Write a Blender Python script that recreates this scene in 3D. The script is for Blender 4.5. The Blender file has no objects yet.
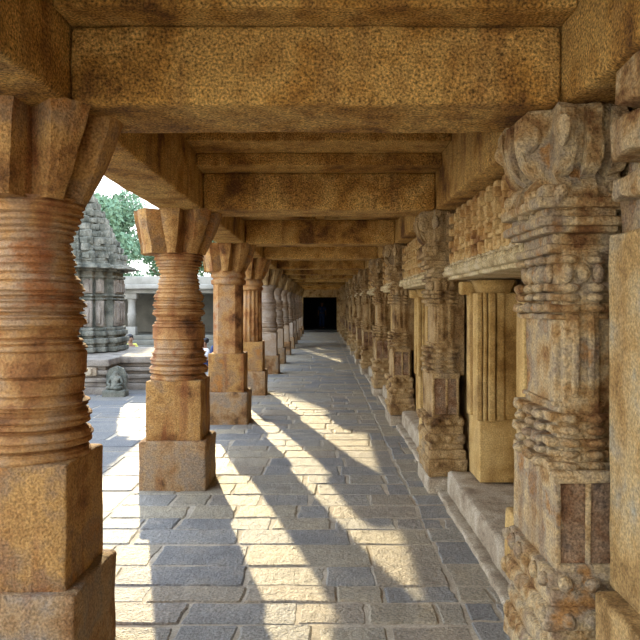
import bpy, bmesh, math, random
from mathutils import Vector, noise, Matrix
R = math.radians
scn = bpy.context.scene
C = scn.collection
# ------------------------------------------------------------------ camera, sky, sun, exposure
cam_d = bpy.data.cameras.new('camera'); cam = bpy.data.objects.new('camera', cam_d); C.objects.link(cam)
cam.location = (0, 0, 1.6); cam.rotation_euler = (R(90), 0, 0)
cam_d.sensor_width = 36; cam_d.lens = 690/640*36; cam_d.shift_x = -2/640; cam_d.shift_y = -15.5/640
cam_d.clip_start = .05; cam_d.clip_end = 300
scn.camera = cam
w = bpy.data.worlds.new('sky'); scn.world = w; w.use_nodes = True
wn = w.node_tree; wn.nodes.clear()
bg = wn.nodes.new('ShaderNodeBackground'); wo = wn.nodes.new('ShaderNodeOutputWorld')
tc = wn.nodes.new('ShaderNodeTexCoord'); sp = wn.nodes.new('ShaderNodeSeparateXYZ'); cr = wn.nodes.new('ShaderNodeValToRGB')
wn.links.new(tc.outputs['Generated'], sp.inputs[0]); wn.links.new(sp.outputs['Z'], cr.inputs[0])
cr.color_ramp.elements[0].position = .0; cr.color_ramp.elements[0].color = (1, .97, .93, 1)
cr.color_ramp.elements[1].position = .7; cr.color_ramp.elements[1].color = (.6, .75, 1, 1)
wn.links.new(cr.outputs[0], bg.inputs[0]); wn.links.new(bg.outputs[0], wo.inputs[0])
bg.inputs[1].default_value = 2.7
sun_d = bpy.data.lights.new('sun', 'SUN'); sun = bpy.data.objects.new('sun', sun_d); C.objects.link(sun)
sun_d.energy = 6.3; sun_d.color = (1, .82, .5); sun_d.angle = R(.6)
el = R(18); bx_, by_ = .261, -.965
sdir = Vector((bx_*math.cos(el), by_*math.cos(el), -math.sin(el)))
sun.rotation_euler = sdir.to_track_quat('-Z', 'Y').to_euler(); sun.location = (-6, 20, 12)
vs = scn.view_settings
vs.view_transform = 'Standard'; vs.look = 'None'; vs.gamma = 1; vs.use_curve_mapping = False; vs.exposure = .7

# ------------------------------------------------------------------ materials
def nd(nt, t, **kw):
    n = nt.nodes.new(t)
    for k, v in kw.items(): setattr(n, k, v)
    return n
def stone_mat(name, cols, scale=1.6, grain=.35, bump=.5, rough=.85, streak=.0, streak_col=(.1,.05,.02), gscale=95, tone=False, med=14, lines=None):
    m = bpy.data.materials.new(name); m.use_nodes = True; nt = m.node_tree; L = nt.links.new
    b = nt.nodes['Principled BSDF']; b.inputs['Roughness'].default_value = rough
    b.inputs['Specular IOR Level'].default_value = .25
    g = nd(nt, 'ShaderNodeNewGeometry')
    n1 = nd(nt, 'ShaderNodeTexNoise'); n1.inputs['Scale'].default_value = scale; n1.inputs['Detail'].default_value = 7; n1.inputs['Roughness'].default_value = .62
    L(g.outputs['Position'], n1.inputs['Vector'])
    r = nd(nt, 'ShaderNodeValToRGB'); e = r.color_ramp.elements
    lo, hi = .34, .66
    e[0].position = lo; e[0].color = (*cols[0], 1); e[1].position = hi; e[1].color = (*cols[-1], 1)
    for i, c in enumerate(cols[1:-1]):
        x = e.new(lo+(hi-lo)*(i+1)/(len(cols)-1)); x.color = (*c, 1)
    L(n1.outputs['Fac'], r.inputs[0]); col = r.outputs[0]
    if tone:
        a = nd(nt, 'ShaderNodeAttribute', attribute_name='tone')
        r2 = nd(nt, 'ShaderNodeValToRGB'); e = r2.color_ramp.elements
        tcs = tone
        e[0].color = (*tcs[0], 1); e[1].color = (*tcs[-1], 1)
        for i, c in enumerate(tcs[1:-1]):
            x = e.new((i+1)/(len(tcs)-1)); x.color = (*c, 1)
        L(a.outputs['Fac'], r2.inputs[0])
        mx = nd(nt, 'ShaderNodeMixRGB'); mx.inputs[0].default_value = .55
        L(col, mx.inputs[1]); L(r2.outputs[0], mx.inputs[2]); col = mx.outputs[0]
    if streak:
        mp = nd(nt, 'ShaderNodeMapping'); mp.inputs['Scale'].default_value = (9, 9, 1.1)
        L(g.outputs['Position'], mp.inputs[0])
        n3 = nd(nt, 'ShaderNodeTexNoise'); n3.inputs['Scale'].default_value = 1; n3.inputs['Detail'].default_value = 5
        L(mp.outputs[0], n3.inputs['Vector'])
        rr = nd(nt, 'ShaderNodeValToRGB'); rr.color_ramp.elements[0].position = .52; rr.color_ramp.elements[1].position = .68
        rr.color_ramp.elements[1].color = (streak,)*3+(1,)
        rr.color_ramp.elements[0].color = (0, 0, 0, 1)
        L(n3.outputs['Fac'], rr.inputs[0])
        mx = nd(nt, 'ShaderNodeMixRGB'); L(rr.outputs[0], mx.inputs[0]); L(col, mx.inputs[1]); mx.inputs[2].default_value = (*streak_col, 1); col = mx.outputs[0]
    n2 = nd(nt, 'ShaderNodeTexNoise'); n2.inputs['Scale'].default_value = gscale; n2.inputs['Detail'].default_value = 3
    L(g.outputs['Position'], n2.inputs['Vector'])
    mr = nd(nt, 'ShaderNodeMapRange'); mr.inputs['From Min'].default_value = .3; mr.inputs['From Max'].default_value = .7
    mr.inputs['To Min'].default_value = 1-grain; mr.inputs['To Max'].default_value = 1+grain
    L(n2.outputs['Fac'], mr.inputs['Value'])
    vm = nd(nt, 'ShaderNodeVectorMath', operation='SCALE'); L(col, vm.inputs[0]); L(mr.outputs[0], vm.inputs['Scale'])
    L(vm.outputs[0], b.inputs['Base Color'])
    n4 = nd(nt, 'ShaderNodeTexNoise'); n4.inputs['Scale'].default_value = med; n4.inputs['Detail'].default_value = 8; n4.inputs['Roughness'].default_value = .68
    L(g.outputs['Position'], n4.inputs['Vector'])
    h = nd(nt, 'ShaderNodeMath', operation='MULTIPLY_ADD'); L(n2.outputs['Fac'], h.inputs[0]); h.inputs[1].default_value = .3; L(n4.outputs['Fac'], h.inputs[2])
    hh = h.outputs[0]
    bp = nd(nt, 'ShaderNodeBump'); bp.inputs['Strength'].default_value = bump; bp.inputs['Distance'].default_value = .03
    L(hh, bp.inputs['Height']); L(bp.outputs[0], b.inputs['Normal'])
    return m
def plain(name, col, rough=.8, bump=0):
    m = bpy.data.materials.new(name); m.use_nodes = True; nt = m.node_tree
    b = nt.nodes['Principled BSDF']; b.inputs['Roughness'].default_value = rough
    g = nd(nt, 'ShaderNodeNewGeometry'); n = nd(nt, 'ShaderNodeTexNoise'); n.inputs['Scale'].default_value = 9
    nt.links.new(g.outputs['Position'], n.inputs['Vector'])
    r = nd(nt, 'ShaderNodeValToRGB'); r.color_ramp.elements[0].position = .3; r.color_ramp.elements[1].position = .7
    r.color_ramp.elements[0].color = (*[c*.75 for c in col], 1); r.color_ramp.elements[1].color = (*[min(1, c*1.2) for c in col], 1)
    nt.links.new(n.outputs['Fac'], r.inputs[0]); nt.links.new(r.outputs[0], b.inputs['Base Color'])
    return m
M = {}
M['orange'] = stone_mat('orange_stone', [(.10,.045,.015), (.28,.135,.04), (.42,.235,.075), (.27,.165,.08), (.36,.16,.04)], 2.6, .42, .9, streak=.6, streak_col=(.20,.055,.015))
M['turned'] = stone_mat('turned_stone', [(.09,.04,.015), (.27,.12,.04), (.40,.22,.08), (.34,.22,.12), (.29,.12,.04)], 3.0, .3, .6, streak=.5, streak_col=(.2,.055,.015), med=12)
M['beam'] = stone_mat('beam_stone', [(.15,.065,.015), (.42,.215,.045), (.58,.35,.10), (.4,.21,.05)], 2.2, .75, 1, streak=.5, streak_col=(.17,.065,.02), gscale=95, med=34)
M['grey_pillar'] = stone_mat('grey_turned_stone', [(.25,.18,.12), (.38,.31,.24), (.34,.24,.15), (.45,.38,.3)], 1.5, .3, .4)
M['carved'] = stone_mat('carved_stone', [(.18,.08,.025), (.38,.23,.09), (.52,.39,.21), (.34,.27,.18), (.4,.21,.07)], 4.5, .4, 1, streak=.5, streak_col=(.18,.08,.03), med=22)
M['plinth'] = stone_mat('plinth_stone', [(.10,.055,.025), (.26,.14,.055), (.34,.22,.11), (.25,.19,.13), (.3,.2,.11)], 3.2, .4, .9, streak=.4, streak_col=(.2,.07,.02))
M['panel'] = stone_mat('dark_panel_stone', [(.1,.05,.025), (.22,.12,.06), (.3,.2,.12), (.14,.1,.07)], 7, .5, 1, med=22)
M['frieze'] = stone_mat('frieze_stone', [(.2,.09,.03), (.42,.24,.08), (.55,.38,.16), (.4,.24,.08)], 2.5, .3, .45, med=22)
M['cornice'] = stone_mat('cornice_stone', [(.36,.25,.12), (.6,.48,.26), (.66,.56,.36)], 5, .35, 1, med=22)
M['carved_dark'] = stone_mat('brown_carved_stone', [(.11,.055,.02), (.32,.2,.08), (.46,.32,.15), (.28,.2,.11)], 3.6, .4, 1, streak=.4, streak_col=(.13,.055,.02), med=22)
M['wall'] = stone_mat('wall_stone', [(.26,.15,.05), (.48,.31,.12), (.54,.4,.2), (.34,.33,.27)], 3.4, .4, 1, streak=.3, streak_col=(.3,.16,.05), med=26)
M['ochre'] = stone_mat('ochre_stone', [(.22,.12,.03), (.40,.25,.08), (.52,.36,.14), (.33,.21,.08)], 2.2, .3, .5, streak=.4, streak_col=(.22,.11,.03))
M['kerb'] = stone_mat('kerb_stone', [(.24,.18,.12), (.4,.33,.23), (.52,.45,.34)], 5, .35, 1)
M['floor'] = stone_mat('flagstone', [(.2,.185,.155), (.29,.27,.225), (.40,.345,.25)], 4.2, .35, 1, rough=.6, gscale=70, med=13,
        tone=[(.16,.165,.17), (.23,.23,.22), (.36,.30,.19), (.31,.25,.17), (.2,.205,.205)])
M['court'] = stone_mat('courtyard_flagstone', [(.11,.11,.105), (.16,.155,.14), (.22,.2,.165)], 3.2, .3, .7, rough=.6, gscale=60, med=12,
        tone=[(.11,.115,.125), (.16,.16,.155), (.22,.195,.15)])
M['joint'] = stone_mat('mortar', [(.34,.29,.21), (.5,.43,.32)], 6, .2, .4)
M['temple'] = stone_mat('temple_stone', [(.06,.065,.052), (.15,.155,.125), (.26,.255,.21)], 4, .4, 1, med=12)
M['temple_warm'] = stone_mat('temple_panel_stone', [(.14,.12,.1), (.24,.21,.17), (.32,.285,.24)], 3, .3, 1, med=12)
M['white'] = stone_mat('lime_plaster', [(.22,.215,.18), (.31,.3,.26), (.38,.365,.32)], 1.4, .12, .4)
M['dark'] = plain('shade_dark_stone', (.035, .03, .028))  # end chamber's shade put into the colour: near-black walls, floor and ceiling
M['dim'] = stone_mat('dim_wall_stone', [(.12,.12,.1), (.22,.21,.17)], 1.5, .2, .4)
M['leaf'] = plain('green_leaves', (.16, .27, .16)); M['leaf_y'] = plain('yellow_green_leaves', (.35, .45, .08)); M['bark'] = plain('bark', (.15, .1, .06))
M['skin'] = plain('skin', (.3, .16, .09), .6); M['hair'] = plain('black_hair', (.015, .012, .01), .5)
M['yellow'] = plain('yellow_cloth', (.7, .66, .12)); M['cloth_white'] = plain('white_cloth', (.75, .75, .8)); M['navy'] = plain('navy_cloth', (.03, .05, .14))
M['blue'] = plain('blue_cloth', (.025, .07, .22)); M['lilac'] = plain('lilac_cloth', (.5, .5, .8))

# ------------------------------------------------------------------ helpers
def tag(o, label=None, cat=None, group=None, kind=None):
    if label: o['label'] = label
    if cat: o['category'] = cat
    if group: o['group'] = group
    if kind: o['kind'] = kind
    return o
def empty(name, loc, label=None, cat=None, group=None):
    o = bpy.data.objects.new(name, None); C.objects.link(o); o.location = loc; o.empty_display_size = .1
    return tag(o, label, cat, group)
def obj(name, bm, mat, parent=None, smooth=True, rough=0, freq=6):
    if rough:
        off = Vector((random.uniform(-50, 50),)*3)
        for v in bm.verts: v.co += noise.noise_vector(v.co*freq+off)*rough + noise.noise_vector(v.co*freq*3+off)*rough*.45
    bmesh.ops.recalc_face_normals(bm, faces=bm.faces)
    me = bpy.data.meshes.new(name); bm.to_mesh(me); bm.free()
    for mm in (mat if isinstance(mat, (list, tuple)) else [mat]): me.materials.append(mm)
    if smooth:
        for p in me.polygons: p.use_smooth = True
    o = bpy.data.objects.new(name, me); C.objects.link(o); o.parent = parent
    return o
def B(): return bmesh.new()
def axis(a, b, r, step):
    h = [a, a+r*.35, a+r]; n = max(1, int((b-a-2*r)/step)); h += [a+r+(b-a-2*r)*i/n for i in range(1, n)]
    return h+[b-r, b-r*.35, b]
def rbox(bm, x0, x1, y0, y1, z0, z1, r=.015, step=.12, mat=0, rot=0):
    """stone block with rounded arrises, gridded so it can be roughened"""
    r = min(r, .3*min(x1-x0, y1-y0, z1-z0))
    ax = [axis(x0, x1, r, step), axis(y0, y1, r, step), axis(z0, z1, r, step)]
    lo = Vector((x0+r, y0+r, z0+r)); hi = Vector((x1-r, y1-r, z1-r)); cache = {}
    cx, cy = (x0+x1)/2, (y0+y1)/2
    def V(i, j, k):
        q = (i, j, k)
        if q not in cache:
            p = Vector((ax[0][i], ax[1][j], ax[2][k]))
            c = Vector([min(max(p[t], lo[t]), hi[t]) for t in range(3)]); d = p-c
            if d.length > 1e-9: p = c+d.normalized()*r
            if rot:
                dx, dy = p.x-cx, p.y-cy
                p = Vector((cx+dx*math.cos(rot)-dy*math.sin(rot), cy+dx*math.sin(rot)+dy*math.cos(rot), p.z))
            cache[q] = bm.verts.new(p)
        return cache[q]
    n = [len(a)-1 for a in ax]
    for a in range(3):
        b, c = (a+1) % 3, (a+2) % 3
        for s in (0, n[a]):
            for i in range(n[b]):
                for j in range(n[c]):
                    q = []
                    for (di, dj) in ((0, 0), (1, 0), (1, 1), (0, 1)):
                        t = [0, 0, 0]; t[a] = s; t[b] = i+di; t[c] = j+dj; q.append(V(*t))
                    f = bm.faces.new(q if s else q[::-1]); f.material_index = mat
def lathe(bm, prof, cx=0, cy=0, seg=40, cap=True, flute=0, fd=0):
    rings = []
    for z, r in prof:
        rings.append([bm.verts.new((cx+(r-(fd*(.5-.5*math.cos(flute*2*math.pi*k/seg)) if flute else 0))*math.cos(2*math.pi*k/seg),
                                    cy+(r-(fd*(.5-.5*math.cos(flute*2*math.pi*k/seg)) if flute else 0))*math.sin(2*math.pi*k/seg), z)) for k in range(seg)])
    for a, b in zip(rings, rings[1:]):
        for k in range(seg): bm.faces.new((a[k], a[(k+1) % seg], b[(k+1) % seg], b[k]))
    if cap: bm.faces.new(rings[0][::-1]); bm.faces.new(rings[-1])
def loft(bm, rings, cap=True):
    vs_ = [[bm.verts.new(p) for p in rg] for rg in rings]; n = len(vs_[0])
    for a, b in zip(vs_, vs_[1:]):
        for k in range(n): bm.faces.new((a[k], a[(k+1) % n], b[(k+1) % n], b[k]))
    if cap: bm.faces.new(vs_[0][::-1]); bm.faces.new(vs_[-1])
def prism(bm, pts, axis_, a, b, div=1):
    """extrude a 2D outline; axis_ 'x': pts are (y,z); 'y': pts are (x,z)"""
    rings = []
    for i in range(div+1):
        t = a+(b-a)*i/div
        rings.append([(t, p[0], p[1]) if axis_ == 'x' else (p[0], t, p[1]) for p in pts])
    loft(bm, rings)
def copy_tree(o, parent=None, loc=None):
    c = o.copy(); C.objects.link(c); c.parent = parent
    if loc is not None: c.location = loc
    for ch in list(o.children): copy_tree(ch, c)
    return c
ORD = ['first', 'second', 'third', 'fourth', 'fifth', 'sixth', 'seventh', 'eighth', 'ninth', 'tenth', 'eleventh', 'twelfth']
rnd = random.Random(7)
PY = [3.06, 6.2, 9.48, 12.4, 16.1, 18.85, 22.0, 25.1, 28.2, 31.3, 34.4, 37.5]      # rows of supports along the corridor
LX = -1.285                                                                       # axis of the open colonnade
END = 40.0

# ------------------------------------------------------------------ floor
def paving(name, x0, x1, y0, y1, dmin, dmax, wmin, wmax, z, rs, skip=None, gap=.012, mat='floor'):
    rg = random.Random(rs); bm = B(); tl = bm.faces.layers.float.new('tone')
    y = y0
    while y < y1:
        d = rg.uniform(dmin, dmax); d = min(d, y1-y)
        if y1-(y+d) < .1: d = y1-y
        x = x0
        while x < x1-.001:
            wd = min(rg.uniform(wmin, wmax), x1-x)
            if x1-(x+wd) < wmin*.6: wd = x1-x
            subs = [(y, y+d)]
            if d > .4 and rg.random() < .22: s = rg.uniform(.4, .6)*d; subs = [(y, y+s), (y+s, y+d)]
            for (a, b) in subs:
                if skip and skip(x+wd/2, (a+b)/2): continue
                tone = min(1, max(0, rg.gauss(.45, .24))); hz = z+rg.uniform(-.004, .005)
                g = gap*rg.uniform(.4, 1.1)
                P = [Vector((x+g+rg.uniform(-.014, .014), a+g+rg.uniform(-.01, .01), 0)), Vector((x+wd-g+rg.uniform(-.014, .014), a+g+rg.uniform(-.01, .01), 0)),
                     Vector((x+wd-g+rg.uniform(-.014, .014), b-g+rg.uniform(-.01, .01), 0)), Vector((x+g+rg.uniform(-.014, .014), b-g+rg.uniform(-.01, .01), 0))]
                out = []
                for i in range(4):
                    p, q = P[i], P[(i+1) % 4]; e = (q-p); nrm = Vector((e.y, -e.x, 0)).normalized()
                    for t in (.03, .25, .5, .75, .97):
                        out.append(p+e*t+nrm*rg.uniform(-.008, .006)*(1 if 0.1 < t < .9 else 0))
                c = sum(out, Vector())/len(out)
                v0 = [bm.verts.new((p.x, p.y, z-.03)) for p in out]
                v1 = [bm.verts.new((p.x, p.y, hz-.008)) for p in out]
                v2 = [bm.verts.new((c.x+(p.x-c.x)*(1-.012/max(.1, (p-c).length)), c.y+(p.y-c.y)*(1-.012/max(.1, (p-c).length)), hz)) for p in out]
                n = len(out); fs = [bm.faces.new(v2)]
                for A_, B_ in ((v0, v1), (v1, v2)):
                    for k in range(n): fs.append(bm.faces.new((A_[k], A_[(k+1) % n], B_[(k+1) % n], B_[k])))
                for f in fs: f[tl] = tone
            x += wd
        y += d
    q = [bm.verts.new(p) for p in ((x0, y0, z-.006), (x1, y0, z-.006), (x1, y1, z-.006), (x0, y1, z-.006))]
    f = bm.faces.new(q); f.material_index = 1
    o = obj(name, bm, [M[mat], M['joint']], smooth=False); return tag(o, kind='structure')
paving('floor', -1.62, .74, -6, END, .2, .44, .24, .8, 0, 3)
paving('floor_edge', .74, 1.04, -6, END, .2, .42, .14, .32, 0, 5)
paving('floor_courtyard', -15, -1.62, -6, 24, .35, .6, .5, 1.1, -.004, 11, mat='court')
bm = B(); rbox(bm, -16, 3, -8, 50, -.4, -.05, .02, 3); tag(obj('ground', bm, M['joint']), kind='structure')

# ------------------------------------------------------------------ colonnade on the left
# turned shaft profile (height, radius)
PROF = [(.93,.235),(.945,.25),(.965,.25),(.98,.225),(.985,.215),(.995,.245),(1.03,.252),(1.05,.245),(1.06,.222),(1.072,.222),(1.08,.24),(1.12,.246),(1.135,.238),(1.14,.22),
        (1.15,.228),(1.16,.238),(1.175,.238),(1.185,.222),(1.20,.216),(1.29,.222),(1.30,.227),(1.40,.229),(1.42,.226),(1.44,.212),(1.455,.2),(1.48,.198),(1.495,.203),(1.50,.222),(1.525,.228),(1.55,.222),(1.556,.2),
        (1.566,.2),(1.57,.22),(1.60,.226),(1.618,.222),(1.624,.198),(1.635,.198),(1.64,.216),(1.665,.22),(1.69,.212),(1.72,.195),(1.74,.182),(1.76,.18),(1.765,.186),(1.80,.182),(1.83,.172),(1.86,.165),
        (1.88,.165),(1.885,.172),(1.905,.178),(1.93,.182),(1.935,.192),(1.96,.197),(1.975,.204),(1.985,.2),(1.99,.212),(2.03,.218),(2.06,.215)]
GR = [2.045,2.02,1.985,1.955,1.93,1.905,1.87,1.835,1.80,1.77,1.735,1.70,1.655,1.61,1.58,1.54,1.505,1.455,1.43,1.40,1.29,1.21,1.165,1.13,1.10,1.065,1.02,.99,.965]
def fine_profile():
    out = []; z = .93
    P_ = [(a, .215+(r_-.215)*1.15 if .985 < a < 1.7 else r_) for a, r_ in PROF]
    while z <= 2.06:
        for (a, ra), (b, rb_) in zip(P_, P_[1:]):
            if a <= z <= b: r_ = ra+(rb_-ra)*(z-a)/(b-a); break
        for g in GR:
            d = z-g
            if abs(d) < .006: r_ -= .011*(1-(abs(d)/.006)**2)
            elif .006 <= d < .016: r_ += .0045
        out.append((z, r_)); z += .0035
    return out
def capital_bm(h0, h1, rb=.26, rt=.385):
    bm = B(); rings = []
    n = 8
    for t in (0, .06, .18, .35, .55, .75, .9, 1):
        z = h0+(h1-h0)*t
        ro = rb+(rt-rb)*(1-(1-t)**1.35); ri = rb*.72+(rt*.6-rb*.72)*t**.9
        pts = []
        for k in range(n):
            a = 2*math.pi*k/n
            dg = (k % 2 == 1)
            rk = .235 if k in (0, 1, 7) else .31
            ro = rk+(rt-rk)*(1-(1-t)**1.35)
            Ro = ro*(1.02 if dg else 1); hw = .035+.05*t
            if k == 4: Ro = max(Ro, rt*.84); hw = .12
            if k in (3, 5): Ro = max(Ro, rt*(.86+.06*t)); hw = .07
            u = Vector((math.cos(a), math.sin(a))); v = Vector((-u.y, u.x))
            pts.append(u*Ro*.97-v*hw); pts.append(u*Ro-v*hw*.3); pts.append(u*Ro+v*hw*.3); pts.append(u*Ro*.97+v*hw)
            am = a+math.pi/n
            pts.append(Vector((math.cos(am), math.sin(am)))*ri)
        rings.append([(p.x, p.y, z) for p in pts])
    loft(bm, rings)
    bmesh.ops.subdivide_edges(bm, edges=bm.edges[:], cuts=1, use_grid_fill=True)
    return bm
def pillar(style, mats, name='stone_pillar'):
    t = empty(name, (0, 0, 0))
    m0, m1, m2 = mats
    bm = B(); rbox(bm, -.29, .29, -.29, .29, -.03, .425, .022, .09); obj('base', bm, M['plinth'], t, rough=.009)
    bm = B(); rbox(bm, -.24, .24, -.24, .24, .415, .94, .014, .09); obj('pedestal_block', bm, m0, t, rough=.005)
    if style == 'turned':
        bm = B(); lathe(bm, fine_profile(), seg=56); obj('shaft', bm, m1, t, rough=.0035)
    elif style == 'square':
        bm = B(); w_ = .19; c = .075
        rings = []
        for z, s in ((.93, 1), (1.2, 1), (1.5, 1), (1.88, 1)):
            rings.append([(x*s, y*s, z) for x, y in ((w_, -w_+c), (w_, w_-c), (w_-c, w_), (-w_+c, w_), (-w_, w_-c), (-w_, -w_+c), (-w_+c, -w_), (w_-c, -w_))])
        loft(bm, rings); obj('shaft', bm, m1, t, smooth=False, rough=.003)
        bm = B(); lathe(bm, [(1.86,.2),(1.88,.235),(1.93,.24),(1.945,.21),(1.96,.21),(1.97,.235),(2.0,.24),(2.04,.215),(2.06,.215)], seg=40); obj('collar', bm, m1, t, rough=.003)
    else:
        bm = B(); lathe(bm, [(.93,.215),(1.2,.21),(1.5,.205),(1.87,.2)], seg=96, flute=16, fd=.022); obj('shaft', bm, m1, t, rough=.002)
        bm = B(); lathe(bm, [(1.85,.21),(1.87,.225),(1.9,.23),(1.915,.21),(1.93,.21),(1.94,.225),(1.97,.235),(2.0,.215),(2.06,.2)], seg=40); obj('collar', bm, m1, t, rough=.003)
    bm = capital_bm(2.045, 2.425); obj('capital', bm, m2, t, smooth=False, rough=.006)
    return t
org = (M['orange'], M['turned'], M['orange']); gry = (M['grey_pillar'], M['grey_pillar'], M['carved_dark'])
pt = pillar('turned', org); pt.location = (LX, PY[0], 0)
tag(pt, 'big orange brown turned pillar nearest the camera, cut by the left edge', 'pillar', 'pillars of the open colonnade')
p = copy_tree(pt, None, (LX, PY[1], 0)); tag(p, 'orange turned pillar on a two step base, second from the camera, sunlit floor behind', 'pillar')
ps = pillar('square', org); ps.location = (LX, PY[2], 0); tag(ps, 'orange pillar with plain eight sided shaft behind the second turned pillar', 'pillar', 'pillars of the open colonnade')
pf = pillar('fluted', org); pf.location = (LX, PY[3], 0); tag(pf, 'slim orange fluted pillar just beyond the plain eight sided one', 'pillar', 'pillars of the open colonnade')
pg = pillar('turned', gry); pg.location = (LX, PY[4], 0); tag(pg, 'grey turned pillar directly beyond the orange fluted one', 'pillar', 'pillars of the open colonnade')
p = copy_tree(pg, None, (LX, PY[5], 0)); p['label'] = 'grey turned pillar, sixth from the camera on the left'
for i in range(6, 12):
    p = copy_tree(pg, None, (LX, PY[i], 0)); p['label'] = 'far grey turned pillar in the dim stretch of the left row'; p['group'] = 'far pillars of the colonnade'

# ------------------------------------------------------------------ beams
HB = 2.415; HT = 2.735; CEIL = 2.97
LB0, LB1 = -1.41, -1.03; RB0, RB1 = .98, 1.45
def beam(name, x0, x1, y0, y1, z0, z1, label, group, mat='beam', cx=None):
    bm = B(); X, Y, Z = (x0+x1)/2, (y0+y1)/2, z0
    rbox(bm, x0-X, x1-X, y0-Y, y1-Y, 0, z1-z0, .025, .1)
    o = obj(name, bm, M[mat], rough=.008, freq=5); o.location = (X, Y, Z)
    return tag(o, label, 'beam', group)
ledge = [.17, .32, .3, .3, .3, .3]
for i, y in enumerate(PY):
    lab = f'orange stone crossing beam over the corridor, {ORD[i]} from the camera' if i < 6 else 'far stone crossing beam in the dim stretch of the corridor'
    beam('crossing_beam', LB1+.005, RB0-.005, y-.26, y+.24, HB+(rnd.uniform(-.01, .01) if i > 1 else 0), HT, lab, 'crossing beams' if i < 6 else 'far crossing beams')
ys = [1.5]+PY+[END]
for side, (a, b) in (('left', (LB0, LB1)), ('right', (RB0, RB1))):
    for i in range(len(ys)-1):
        if i == 0: lab = f'stone beam along the {side} side nearest the camera, cut by the frame top'
        elif i < 5: lab = f'stone beam along the {side} side of the corridor between the {ORD[i-1]} and {ORD[i]} crossing beams'
        else: lab = f'far stone beam along the {side} side in the dim stretch of the corridor'
        beam('side_beam', a, b, ys[i]+.004, ys[i+1]-.004, HB, CEIL, lab, f'beams along the {side} side' if i < 5 else f'far beams along the {side} side')
# ceiling: stepped coffers between the crossing beams
bm = B()
rbox(bm, LB0, 1.75, -6, END+8, CEIL, CEIL+.3, .02, 1)
for i, y in enumerate(PY):
    d = ledge[min(i, 5)]
    rbox(bm, LB1, RB0, y-.26-d, y+.24+.3, HT, HT+.1, .012, .2)
    rbox(bm, LB1, RB0, y-.26-d-.42, y+.24+.3+.42, HT+.1, HT+.2, .012, .2)
# corner slabs laid on the diagonal in the second bay
for sx in (-1, 1):
    xm = (LB1+RB0)/2; X = xm+sx*1.0
    for (yb, sy) in ((PY[1]+.5, 1), (PY[2]-.55, -1)):
        rg = [(X, yb), (X-sx*.95, yb), (X, yb+sy*.95)]
        loft(bm, [[(a, b, HT-.04) for a, b in rg], [(a, b, HT+.09) for a, b in rg]])
tag(obj('ceiling', bm, M['beam'], rough=.006), kind='structure')

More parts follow.
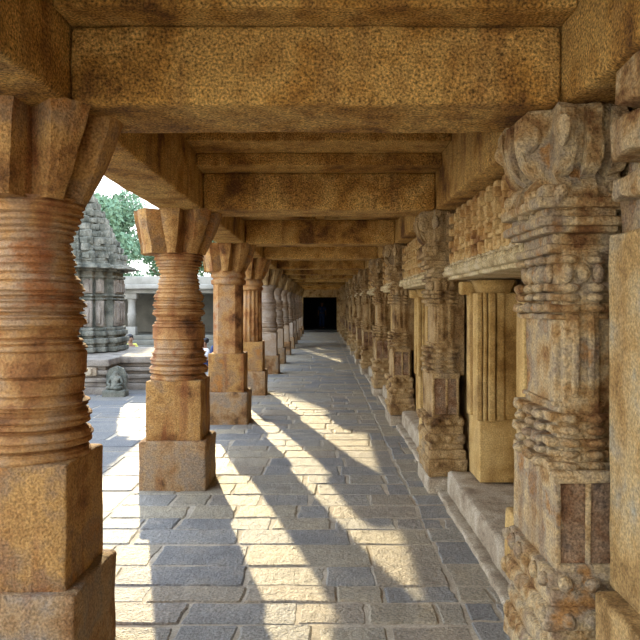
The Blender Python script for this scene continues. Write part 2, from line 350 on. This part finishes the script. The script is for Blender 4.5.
# ------------------------------------------------------------------ carved wall side on the right
def lump(bm, cx, cy, cz, sx, sy, sz, seg=8):
    m = Matrix.Translation((cx, cy, cz)) @ Matrix.Diagonal((sx, sy, sz, 1))
    bmesh.ops.create_icosphere(bm, subdivisions=2, radius=1, matrix=m)
def carved_pilaster(mat):
    """local origin on the pilaster axis (x=1.09); corridor is towards -x, camera towards -y"""
    t = empty('carved_pilaster', (0, 0, 0))
    # base: moulded, with scrolls on the corridor side and at the front
    bm = B()
    rbox(bm, -.2, .16, -.36, .30, .0, .16, .02, .07)
    rbox(bm, -.185, .15, -.335, .29, .15, .24, .03, .06)
    rbox(bm, -.165, .13, -.31, .28, .235, .3, .02, .06)
    rbox(bm, -.2, .15, -.345, .30, .295, .385, .04, .06)
    rbox(bm, -.175, .13, -.315, .29, .38, .46, .02, .06)
    rbox(bm, -.19, .14, -.33, .295, .455, .53, .02, .06)
    for k in range(6):
        for z in (.12, .345, .49): lump(bm, -.195, -.29+.11*k, z, .025, .035, .035)
    for k in range(3):
        for z in (.12, .345, .49): lump(bm, -.12+.11*k, -.345, z, .035, .025, .032)
    obj('base', bm, mat, t, rough=.014, freq=10)
    # panelled block
    bm = B()
    rbox(bm, -.155, .09, -.30, .29, .525, .92, .012, .06)
    for x in (-.155, -.032, .07): rbox(bm, x, x+.022, -.315, -.295, .54, .91, .006, .1)
    rbox(bm, -.155, .092, -.32, -.29, .525, .56, .008, .1); rbox(bm, -.165, .1, -.33, -.29, .885, .935, .012, .1)
    obj('panelled_block', bm, mat, t, rough=.005, freq=9)
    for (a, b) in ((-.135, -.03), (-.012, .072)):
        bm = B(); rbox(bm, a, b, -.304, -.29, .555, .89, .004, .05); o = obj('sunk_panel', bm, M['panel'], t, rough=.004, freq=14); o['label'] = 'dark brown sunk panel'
    # shaft: stepped plan
    bm = B()
    rbox(bm, -.12, .08, -.20, .20, .9, 1.83, .012, .07)
    rbox(bm, -.095, .055, -.245, .245, .9, 1.83, .012, .07)
    rbox(bm, -.065, -.035, -.262, -.23, 1.22, 1.56, .01, .1); rbox(bm, .0, .03, -.262, -.23, 1.22, 1.56, .01, .1)
    obj('shaft', bm, mat, t, rough=.006, freq=10)
    bm = B()
    rbox(bm, .05, .165, -.2, .2, .9, 2.0, .01, .1)
    obj('back_slab', bm, mat, t, rough=.004)
    for zz in (((.935,.036,.045),(.985,.03,.03),(1.035,.034,.05),(1.085,.03,.03),(1.135,.036,.045),(1.185,.02,.015)), ((1.55,.022,.03),(1.585,.034,.045),(1.63,.03,.03),(1.67,.034,.04),(1.785,.03,.03))):
        bm = B()
        for (z, h, e) in zz:
            rbox(bm, -.12-e, .08+e*.4, -.215-e, .215+e, z-h/2, z+h/2, .01, .05)
            if h > .028:
                for x in (-.075, .03): lump(bm, x, -.235-e*.6, z, .042, .03, h*.62)
                for y in (-.14, 0, .14): lump(bm, -.14-e*.6, y, z, .03, .05, h*.62)
        if zz[0][0] > 1.3:
            for x in (-.085, -.02, .045): lump(bm, x, -.245, 1.73, .028, .03, .045)
            for k in range(5): lump(bm, -.13, -.16+.08*k, 1.73, .025, .035, .045)
            rbox(bm, -.115, .075, -.235, .235, 1.66, 1.8, .01, .06)
        else: rbox(bm, -.115, .075, -.235, .235, .92, 1.2, .01, .06)
        obj('ring_mouldings', bm, mat, t, rough=.007, freq=12)
    # cushion capital
    bm = B()
    for (z0, z1, a) in ((1.81,1.85,.15),(1.845,1.90,.12),(1.895,1.925,.17),(1.92,1.96,.2),(1.955,2.0,.165),(1.995,2.04,.21),(2.035,2.09,.18)):
        rbox(bm, -a-.01, a-.045, -a-.09, a+.09, z0, z1, .014, .07)
    obj('capital', bm, mat, t, rough=.006, freq=9)
    # curling brackets towards the corridor, the camera and the far side
    prof = [(.0,2.04),(.10,2.03),(.17,1.985),(.225,1.99),(.25,2.04),(.235,2.10),(.20,2.13),(.235,2.15),(.27,2.19),(.285,2.25),(.30,2.33),(.295,2.39),(.25,2.42),(0,2.425)]
    for nm, ax, sg, wd in (('corridor', 'y', -1, .17), ('camera', 'x', -1, .13), ('far', 'x', 1, .13)):
        bm = B()
        N_ = 5
        for q_ in range(N_):
            a_ = -wd+2*wd*q_/N_; b_ = a_+2*wd/N_+.006; f_ = (1.0, .86, 1.04, .86, 1.0)[q_]
            if ax == 'y': prism(bm, [(sg*p_[0]*.86*f_, p_[1]+(1-f_)*.1) for p_ in prof], 'y', a_, b_, 2)
            else: prism(bm, [(sg*(p_[0]*.95*f_+.05), p_[1]+(1-f_)*.1) for p_ in prof], 'x', a_, b_, 2)
        bmesh.ops.subdivide_edges(bm, edges=bm.edges[:], cuts=1, use_grid_fill=True)
        # scroll rolls on the bracket nose
        for (q, z, r_) in ((.235, 2.05, .05), (.265, 2.3, .07)):
            for s in (-1, 1):
                if ax == 'y': lump(bm, sg*q*.82, s*wd*.95, z, r_*.85, .03, r_)
                else: lump(bm, s*wd*.95, sg*(q*.98+.05), z, .03, r_, r_)
        obj('bracket', bm, mat, t, smooth=False, rough=.018, freq=8)
    bm = B(); rbox(bm, -.13, .165, -.2, .2, 2.07, 2.41, .02, .08); obj('bracket_core', bm, mat, t, rough=.01)
    return t
PX = 1.09
cp = carved_pilaster(M['carved']); cp.location = (PX, PY[0]+.02, 0)
tag(cp, 'pale grey carved wall pilaster nearest the camera with curling bracket top', 'pilaster', 'carved pilasters along the right wall')
cq = carved_pilaster(M['carved_dark']); cq.location = (PX, PY[1], .13); cq.scale = (.93, .93, .945)
tag(cq, 'brown carved pilaster second from the camera, beside the fluted ochre pier', 'pilaster', 'carved pilasters along the right wall')
for i in range(2, 12):
    p = copy_tree(cq, None, (PX, PY[i], .13))
    if i < 6: p['label'] = f'brown carved pilaster of the right wall, {ORD[i]} from the camera'
    else: p['label'] = 'far carved pilaster in the dim stretch of the right wall'; p['group'] = 'far pilasters of the right wall'
# solid wall behind
def wallbox(name, boxes, mat, rough=.006, step=.15):
    bm = B()
    for b_ in boxes: rbox(bm, *b_, r=.015, step=step)
    return tag(obj(name, bm, mat, rough=rough), kind='structure')
wallbox('wall_right', [(1.62, 1.9, 1.2, END, -.03, 3.0), (1.16, 1.9, -6, 1.21, -.03, 3.0)], M['carved_dark'], step=.3)
for y in PY: wallbox('wall_right', [(1.265, 1.615, y-.38, y+.30, -.03, 1.9), (1.265, 1.615, y-.39, y+.40, 1.85, 2.405)], M['carved_dark'], step=.3)
for y in PY[1:]: wallbox('trim_footing', [(.9, 1.262, y-.37, y+.31, -.03, .125)], M['kerb'], rough=.01, step=.1)
wallbox('wall_right_near', [(1.12, 1.6, 1.2, 2.7, .5, 1.87), (1.05, 1.6, 1.2, 2.66, -.03, .5)], M['wall'], step=.1)
wallbox('wall_right_near', [(1.16, 1.6, 1.2, 2.7, 1.84, 2.0), (1.08, 1.6, 1.2, 2.6, 1.98, 2.07), (1.15, 1.6, 1.2, 2.62, 2.05, 2.14), (1.04, 1.6, 1.2, 2.5, 2.12, 2.25), (1.1, 1.6, 1.2, 2.45, 2.23, 2.3), (1.02, 1.6, 1.2, 2.4, 2.28, 2.41)], M['carved'], rough=.022, step=.07)
# kerb on which the wall stands
def kerb(y0, y1, lab, grp):
    t = empty('kerb_stone', (1.12, (y0+y1)/2, 0), lab, 'kerb', grp)
    bm = B(); L_ = (y1-y0)/2; rbox(bm, -.07, .48, -L_, L_, -.03, .2, .03, .09); obj('step_slab', bm, M['kerb'], t, rough=.01)
    bm = B(); rbox(bm, -.15, -.05, -L_, L_, -.03, .03, .02, .09); obj('footing', bm, M['kerb'], t, rough=.012)
kerb(3.4, PY[1]-.39, 'grey kerb just behind the nearest carved pilaster, under the fluted ochre pier', 'kerb stones') #'grey kerb under the nearest carved pilaster at the lower right', 'kerb stones')
for i in range(1, 11):
    lab = f'worn grey kerb stone between the {ORD[i]} and {ORD[i+1]} pilasters' if i < 5 else 'far grey kerb stone in the dim stretch of the right wall'
    kerb(PY[i]+.33, PY[i+1]-.39, lab, 'kerb stones' if i < 5 else 'far kerb stones')
kerb(PY[11]+.33, END, 'last grey kerb stone before the dark end doorway', 'kerb stones')
# fluted pier before each pilaster
def pier():
    t = empty('fluted_pier', (0, 0, 0))
    bm = B(); rbox(bm, .14, .52, -.82, -.42, .208, .72, .012, .1); obj('pier_block', bm, M['ochre'], t, rough=.004)
    bm = B(); rbox(bm, .16, .52, -.84, -.42, .70, 1.69, .01, .1)
    for k, (a, b, e) in enumerate(((.09, .13, .02), (.14, .165, .035), (.175, .225, .05), (.24, .3, .03))):
        rbox(bm, a+.02, b+.02, -.84-e, -.80, .70, 1.69, .008, .3)
    for (a, b, e) in ((-.83, -.78, .02), (-.76, -.68, .045), (-.66, -.62, .025), (-.58, -.45, .045), (-.46, -.43, .02)):
        rbox(bm, .16-e, .2, a, b, .70, 1.69, .008, .3)
    obj('fluted_shaft', bm, M['ochre'], t, rough=.003)
    bm = B()
    loft(bm, [[(.17, -.84, 1.68), (.36, -.84, 1.68), (.36, -.6, 1.68), (.17, -.6, 1.68)], [(.12, -.88, 1.79), (.4, -.88, 1.79), (.4, -.56, 1.79), (.12, -.56, 1.79)]])
    rbox(bm, .05, .52, -.55, -.42, 1.68, 1.79, .02, .1)
    obj('pier_capital', bm, M['ochre'], t, rough=.006)
    return t
def niche_jamb():
    t = empty('niche_jamb', (0, 0, 0))
    bm = B(); rbox(bm, -.1, .52, .32, .46, .55, 1.69, .01, .08); rbox(bm, -.03, .52, .46, .54, .55, 1.69, .01, .08)
    rbox(bm, -.15, .52, .31, .5, .208, .56, .02, .08); obj('jamb_slab', bm, M['ochre'], t, rough=.006)
    bm = B()
    for k in range(5):
        rbox(bm, .0+.02*k, .3, .5+.1*k, .62+.1*k, 1.70+.02*k, 1.79, .015, .05)
        lump(bm, .02+.02*k, .56+.1*k, 1.70+.022*k, .035, .05, .035)
    obj('hanging_carving', bm, M['carved'], t, rough=.014, freq=11)
    return t
def frieze(L_):
    """row of miniature towers over a projecting cornice, y from 0 to L_"""
    t = empty('carved_frieze', (0, 0, 0))
    bm = B(); rbox(bm, .08, .52, 0, L_, 1.9, 2.40, .02, .15); obj('frieze_backing', bm, M['frieze'], t, rough=.01)
    bm = B()
    prism(bm, [(-.07, 1.83), (-.085, 1.86), (-.05, 1.895), (.0, 1.925), (.1, 1.94), (.3, 1.94), (.3, 1.83)], 'y', 0, L_, int(L_/.08))
    rbox(bm, -.03, .52, 0, L_, 1.805, 1.84, .01, .1)
    n = int(L_/.11)
    for k in range(n):
        y = (k+.5)*L_/n; lump(bm, -.055, y, 1.885, .025, .03, .03); lump(bm, .0, y+.02, 1.935, .03, .025, .03)
    obj('cornice', bm, M['cornice'], t, rough=.009, freq=11)
    n = int(L_/.2)
    for k in range(n):
        bm = B(); y = (k+.5)*L_/n; hw = .5*L_/n*.8
        st = [(1.94, 1.99, 1, .0), (1.99, 2.03, .82, .03), (2.03, 2.09, .94, .01), (2.09, 2.13, .74, .03), (2.13, 2.19, .84, .02), (2.19, 2.23, .62, .03), (2.23, 2.29, .72, .02), (2.29, 2.33, .5, .04), (2.33, 2.39, .56, .03)]
        for (a, b, s, e) in st: rbox(bm, e*1.6-.03, .12, y-hw*s, y+hw*s, a, b+.004, .01, .06)
        [rbox(bm, -.045, .1, y-hw*.3, y+hw*.3, z_, z_+.06, .008, .06) for z_ in (1.96, 2.06, 2.16, 2.26)]
        obj('miniature_tower', bm, M['frieze'], t, rough=.0015, freq=12)
    return t
pr = pier(); jb = niche_jamb(); pr.location = (PX, PY[1], 0); jb.location = (PX, PY[0], 0)
tag(pr, 'tall ochre fluted pier on a plain block in the nearest niche', 'pier', 'fluted piers of the wall niches')
tag(jb, 'ochre niche jamb slab directly behind the nearest carved pilaster', 'niche jamb', 'niche jambs')
fz = {}
for i in range(0, 11):
    L_ = round(PY[i+1]-PY[i]-.86, 2)
    key = min(fz, key=lambda k: abs(k-L_)) if fz else None
    near = i < 5
    if i > 0:
        a = copy_tree(pr, None, (PX, PY[i+1], 0)); b = copy_tree(jb, None, (PX, PY[i], 0))
        if near:
            a['label'] = f'ochre fluted pier before the {ORD[i+1]} pilaster of the right wall'; b['label'] = f'ochre niche jamb just behind the {ORD[i]} pilaster of the right wall'
        else:
            a['label'] = 'far ochre pier in the dim stretch of the right wall'; b['label'] = 'far niche jamb in the dim stretch of the right wall'
            a['group'] = 'far piers'; b['group'] = 'far niche jambs'
    if key is not None and abs(key-L_) < .12: f = copy_tree(fz[key], None, (PX, PY[i]+.43, 0)); f.scale = (1, L_/key, 1)
    else: f = frieze(L_); f.location = (PX, PY[i]+.43, 0); fz[L_] = f
    tag(f, f'carved frieze of tiny stone towers above a knobbed cornice between the {ORD[i]} and {ORD[i+1]} pilasters' if near else 'far carved frieze in the dim stretch of the right wall', 'frieze',
        'carved friezes' if near else 'far carved friezes')

# ------------------------------------------------------------------ dark chamber closing the corridor
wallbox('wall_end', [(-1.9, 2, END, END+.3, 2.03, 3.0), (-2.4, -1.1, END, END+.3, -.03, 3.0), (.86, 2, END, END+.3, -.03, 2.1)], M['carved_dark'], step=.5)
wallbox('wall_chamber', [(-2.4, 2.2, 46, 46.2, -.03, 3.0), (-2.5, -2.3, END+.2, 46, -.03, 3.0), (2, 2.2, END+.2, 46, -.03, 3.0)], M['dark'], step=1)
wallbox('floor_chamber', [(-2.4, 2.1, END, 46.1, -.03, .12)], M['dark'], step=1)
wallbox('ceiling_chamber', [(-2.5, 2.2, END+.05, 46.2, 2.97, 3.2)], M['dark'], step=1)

# ------------------------------------------------------------------ people (small in the picture)
def skin_mesh(name, pts, edges, radii, mat, parent, root=0, sub=1):
    me = bpy.data.meshes.new(name); me.from_pydata([Vector(p_) for p_ in pts], edges, []); me.materials.append(mat)
    o = bpy.data.objects.new(name, me); C.objects.link(o); o.parent = parent
    o.modifiers.new('skin', 'SKIN'); sv = me.skin_vertices[0].data if me.skin_vertices else None
    if sv is None:
        bm = bmesh.new(); bm.from_mesh(me); bm.verts.layers.skin.verify(); bm.to_mesh(me); bm.free(); sv = me.skin_vertices[0].data
    for i, r_ in enumerate(radii):
        rr = r_ if isinstance(r_, tuple) else (r_, r_); sv[i].radius = rr; sv[i].use_root = (i == root)
    o.modifiers[0].use_smooth_shade = True
    s = o.modifiers.new('subsurf', 'SUBSURF'); s.levels = sub; s.render_levels = sub+1
    return o
def person(loc, rz, pose, shirt, legs, label):
    t = empty('person', loc, label, 'person'); t.rotation_euler = (0, 0, rz)
    # faces -y before rotation
    if pose == 'sit':
        J = dict(pel=(0, 0, .12), ch=(0, -.03, .38), nk=(0, -.03, .54), hd=(0, -.05, .62), tp=(0, -.04, .74))
        arms = [[(s*.16, -.02, .47), (s*.24, -.08, .28), (s*.12, -.26, .17), (s*.07, -.32, .16)] for s in (-1, 1)]
        legp = [[(s*.1, -.02, .1), (s*.3, -.3, .12), (s*-.02, -.42, .07), (s*-.1, -.44, .05)] for s in (-1, 1)]
    else:
        J = dict(pel=(0, 0, .9), ch=(0, .0, 1.2), nk=(0, 0, 1.42), hd=(0, -.02, 1.5), tp=(0, -.01, 1.64))
        arms = [[(s*.17, 0, 1.36), (s*.23, .0, 1.1), (s*.24, -.06, .87), (s*.23, -.09, .78)] for s in (-1, 1)]
        legp = [[(s*.09, 0, .86), (s*.1, -.02, .48), (s*.1, .02, .07), (s*.1, -.13, .03)] for s in (-1, 1)]
    pts = list(J.values()); rad = [(.13, .1), (.14, .1), .05, (.075, .09), .05]; ed = [(0, 1), (1, 2), (2, 3), (3, 4)]
    for A_ in arms:
        k = len(pts); pts += A_; rad += [.05, .04, .03, .022]; ed += [(1, k), (k, k+1), (k+1, k+2), (k+2, k+3)]
    for A_ in legp:
        k = len(pts); pts += A_; rad += [.085, .06, .04, .035]; ed += [(0, k), (k, k+1), (k+1, k+2), (k+2, k+3)]
    skin_mesh('body', pts, ed, rad, M['skin'], t)
    pts = [J['pel'], J['ch'], tuple(Vector(J['nk'])-Vector((0, 0, .04)))]; rad = [(.15, .12), (.165, .125), .06]; ed = [(0, 1), (1, 2)]
    for A_ in arms:
        k = len(pts); pts += A_[:2]; rad += [.065, .055]; ed += [(1, k), (k, k+1)]
    skin_mesh('shirt', pts, ed, rad, M[shirt], t)
    pts = [tuple(Vector(J['pel'])+Vector((0, 0, .02)))]; rad = [(.155, .125)]; ed = []
    for A_ in legp:
        k = len(pts); pts += A_[:3]; rad += [.1, .08, .06]; ed += [(0, k), (k, k+1), (k+1, k+2)]
    skin_mesh('trousers', pts, ed, rad, M[legs], t)
    h = Vector(J['tp']); bm = B(); lump(bm, h.x, h.y+.03, h.z-.035, .095, .1, .085); obj('hair', bm, M['hair'], t)
    bm = B(); f = Vector(J['hd']); lump(bm, f.x, f.y-.095, f.z+.02, .014, .02, .02)
    for s in (-1, 1): lump(bm, f.x+s*.085, f.y, f.z+.025, .012, .02, .03)
    obj('face_features', bm, M['skin'], t)
    return t
person((-.0, 43.2, .12), 0, 'stand', 'blue', 'blue', 'person in blue standing inside the dark doorway at the corridor end')
person((-5.35, 19.2, 0), R(40), 'sit', 'yellow', 'navy', 'person in a yellow shirt sitting on the ground beyond the temple platform')
person((-2.9, 17.2, 0), R(-60), 'sit', 'cloth_white', 'navy', 'person in a white top sitting in the courtyard behind the second pillar')
person((-2.75, 18.3, 0), R(30), 'sit', 'navy', 'lilac', 'person in dark blue with pale lilac trousers sitting in the courtyard')

# ------------------------------------------------------------------ temple with stepped tower, on its platform
TX, TY = -5.22, 14.6
def ratha(bm, s, z0, z1, r=.02, knobs=0, cx=0, cy=0, jit=0):
    for (a, b) in ((.98, .42), (.82, .64), (.64, .82), (.42, .98)):
        rbox(bm, cx-s*a, cx+s*a, cy-s*b, cy+s*b, z0, z1, r, .25)
    if knobs:
        # little roof ornaments round the tier
        for (a, b) in ((.98, .0), (.98, .3), (.98, -.3), (.85, .55), (.85, -.55), (.62, .8), (.62, -.8), (.3, 1.0), (-.3, 1.0), (0, 1.0)):
            for (u, v) in ((a, b), (-a, b), (b, -a), (b, a)):
                h = (z1-z0)*rnd.uniform(.9, 1.7)
                w_ = rnd.uniform(.05, .085); rbox(bm, cx+s*u-w_, cx+s*u+w_, cy+s*v-w_, cy+s*v+w_, z0, z0+h, .012, .2)
tt = empty('temple_tower', (TX, TY, .635), 'grey green carved temple with a stepped pyramid tower across the courtyard', 'temple')
bm = B()
for (a, b, s) in ((0,.1,1.04),(.1,.17,1.0),(.17,.28,1.05),(.28,.33,.97),(.33,.43,1.02),(.43,.5,.98)): ratha(bm, s, a, b)
obj('moulded_base', bm, M['temple'], tt, rough=.008)
bm = B(); ratha(bm, .93, .49, 1.68)
obj('wall', bm, M['temple'], tt, rough=.01)
bm = B()
for (a, b) in ((1.13, 1.17), (1.06, 1.09), (1.5, 1.56)): ratha(bm, .97, a, b)
obj('band', bm, M['temple'], tt, rough=.006)
# carved wall panels with figures, one mesh each
for (u, v, wd) in ((0, -.93, .2), (-.53, -.78, .09), (.53, -.78, .09), (.73, -.62, .08), (-.73, -.62, .08), (.93, -.2, .12), (.93, .2, .12), (.93, 0, .12)):
    bm = B()
    ax = u < .9
    X, Y = u*.98, v*.98
    def pb(w0, w1, z0, z1, d):
        if ax: rbox(bm, X+w0, X+w1, Y-d, Y+.02, z0, z1, .01, .08)
        else: rbox(bm, X-.02, X+d, Y+w0, Y+w1, z0, z1, .01, .08)
    pb(-wd, wd, .52, 1.04, .03)
    pb(-wd*.4, wd*.4, .58, .82, .07); pb(-wd*.55, wd*.55, .8, .9, .07); pb(-wd*.22, wd*.22, .88, 1.0, .08)
    pb(-wd, wd, 1.19, 1.46, .03); pb(-wd*.6, wd*.6, 1.22, 1.4, .07); pb(-wd*.3, wd*.3, 1.4, 1.48, .06)
    obj('carved_panel', bm, M['temple_warm'], tt, rough=.01, freq=14)
bm = B()
for (a, b, s) in ((1.64, 1.70, 1.02), (1.69, 1.73, 1.24), (1.725, 1.77, 1.18), (1.765, 1.80, 1.08), (1.79, 1.85, 1.0)): ratha(bm, s, a, b, .03)
obj('eave', bm, M['temple'], tt, rough=.008)
bm = B(); z = 1.84; s = 1.0
while z < 3.5:
    h = .15
    ratha(bm, s, z, z+h*.42, .015); ratha(bm, s*.93, z+h*.4, z+h, .01, knobs=1)
    z += h; s = 1.0*(1-.86*min(1, (z-1.84)/1.66))
obj('stepped_roof', bm, M['temple'], tt, rough=.012)
bm = B(); lathe(bm, [(z-.02, s*.9), (z+.05, s*1.1), (z+.16, s*1.2), (z+.25, s*.8), (z+.3, .1), (z+.36, .14), (z+.44, .1), (z+.55, .02)], seg=24); obj('finial', bm, M['temple'], tt, rough=.006)
# platform
pl = empty('temple_platform', (-5.2, 14, 0), 'low moulded stone platform carrying the temple in the courtyard', 'platform')
bm = B()
for (a, b, e) in ((-.03,.12,.1),(.12,.2,.03),(.2,.28,.06),(.28,.34,-.02),(.34,.42,.05),(.42,.49,.0),(.49,.62,.08)):
    rbox(bm, -4, 1.32+e, -1.62-e, 2.0, a, b, .02, .3); rbox(bm, 1.3, 2.02+e, -.92-e, 2.0, a, b, .02, .3)
obj('moulded_plinth', bm, M['temple_warm'], pl, rough=.012)
rg = random.Random(4)
for k in range(7):
    x = -1.6+k*.42; bm = B(); rbox(bm, x, x+.26, -1.71, -1.6, .33, .48, .015, .08); rbox(bm, x+.08, x+.18, -1.74, -1.6, .35, .46, .01, .05); obj('carved_block', bm, M['kerb'], pl, rough=.008)
# statue
stt = empty('seated_statue', (-3.62, 12.12, 0), 'small grey carved seated statue on a low pedestal against the temple platform', 'statue')
bm = B(); rbox(bm, -.2, .2, -.16, .12, -.03, .11, .02, .08); obj('pedestal', bm, M['temple'], stt, rough=.008)
bm = B(); prism(bm, [(-.17, .1), (.17, .1), (.18, .35), (.12, .47), (0, .52), (-.12, .47), (-.18, .35)], 'y', .02, .1, 2); obj('back_slab', bm, M['temple'], stt, smooth=False, rough=.006)
skin_mesh('figure', [(0, -.03, .16), (0, -.03, .3), (0, -.04, .37), (0, -.05, .44), (.09, -.03, .31), (.13, -.06, .22), (.06, -.12, .19), (-.09, -.03, .31), (-.13, -.06, .22), (-.06, -.12, .19), (.14, -.12, .15), (0, -.15, .14), (-.14, -.12, .15)],
          [(0,1),(1,2),(2,3),(1,4),(4,5),(5,6),(1,7),(7,8),(8,9),(0,10),(10,11),(0,12)], [.07,.07,.03,.045,.03,.025,.02,.03,.025,.02,.035,.03,.035], M['temple'], stt)

# ------------------------------------------------------------------ cloister across the courtyard
cl = empty('courtyard_cloister', (-8, 25, 0), 'low whitish pillared cloister at the far side of the courtyard', 'building')
bm = B(); rbox(bm, -8, 6.1, -.9, 3, -.03, .16, .02, .6); rbox(bm, -8, 6.1, -.6, 3, .16, .34, .02, .6); rbox(bm, -8, 6.1, -.3, 3, .34, .5, .02, .6); obj('steps', bm, M['dim'], cl, rough=.01)
bm = B(); rbox(bm, -8, 6.1, 2.4, 2.8, .5, 2.6, .02, .6); obj('back_wall', bm, M['dim'], cl)
bm = B(); rbox(bm, -8, 6.1, -.3, 3, 2.0, 2.2, .02, .6); rbox(bm, -8, 6.1, -.55, 3, 2.15, 2.32, .03, .6); rbox(bm, -8, 6.1, -.25, 3, 2.3, 2.62, .03, .6); obj('cornice', bm, M['white'], cl, rough=.02)
for k in range(6):
    x = -6.75+k*2.65+(-.05)
    x = 1.12+(k-3)*2.3
    bm = B(); rbox(bm, x-.17, x+.17, -.2, .12, .5, .8, .02, .2); lathe(bm, [(.8, .14), (1.2, .15), (1.25, .17), (1.3, .14), (1.7, .13), (1.8, .18)], x, -.04, 16)
    rbox(bm, x-.22, x+.22, -.25, .17, 1.8, 2.02, .03, .2); obj('pillar', bm, M['white'], cl, rough=.006)

# ------------------------------------------------------------------ trees
def tree(x, y, h, rad, mat, label, n=5000, seed=1):
    rg = random.Random(seed); t = empty('tree', (x, y, 0), label, 'tree', 'trees behind the cloister')
    bm = B(); lathe(bm, [(-.03, .25), (h*.3, .18), (h*.6, .12), (h*.8, .05)], seg=12)
    for k in range(6):
        a = rg.uniform(0, 6.28); z = h*rg.uniform(.35, .6); d = Vector((math.cos(a), math.sin(a), .8)).normalized()*rad*.8
        p0 = Vector((0, 0, z)); u = d.cross(Vector((0, 0, 1))).normalized(); v = d.cross(u).normalized()
        loft(bm, [[p0+d*s+(u*math.cos(q)+v*math.sin(q))*(.07*(1-s*.8)) for q in (0, 1.57, 3.14, 4.71)] for s in (0, .5, 1)])
    obj('trunk', bm, M['bark'], t)
    blobs = []
    for k in range(24):
        a = rg.uniform(0, 6.28); r_ = rg.uniform(0, .75)*rad
        blobs.append((Vector((math.cos(a)*r_, math.sin(a)*r_, h*rg.uniform(.28, .88))), rad*rg.uniform(.3, .5)))
    bm = B()
    for k in range(n):
        c, br = rg.choice(blobs); d = Vector((rg.gauss(0, 1), rg.gauss(0, 1), rg.gauss(0, 1))).normalized()
        p_ = c+d*br*rg.uniform(.6, 1.05); s = rg.uniform(.06, .15)
        u = Vector((rg.gauss(0, 1), rg.gauss(0, 1), rg.gauss(0, 1))).normalized(); v = u.orthogonal().normalized()
        bm.faces.new([bm.verts.new(p_+u*s), bm.verts.new(p_+v*s*.45), bm.verts.new(p_-u*s), bm.verts.new(p_-v*s*.45)])
    obj('foliage', bm, M[mat], t, smooth=False)
tree(-8.4, 38, 5.6, 2.2, 'leaf', 'low bushy green tree just above the cloister roof', 12000, 8)
tree(-10.1, 32, 7.0, 2.0, 'leaf', 'dark green leafy tree right behind the temple tower', 15000, 1)
tree(-5.4, 34.5, 9.6, 2.3, 'leaf', 'tall dark green tree between the temple tower and second pillar', 20000, 2)
tree(-10.6, 28.6, 6.8, 1.3, 'leaf_y', 'pale yellow green tree top beside the temple tower peak', 2500, 3)
tree(-3.3, 41, 10, 2.3, 'leaf', 'green tree seen between the second and third pillars', 14000, 4)
tree(-14.2, 34, 7.5, 2.2, 'leaf', 'green tree mostly hidden behind the nearest pillar', 6000, 5)
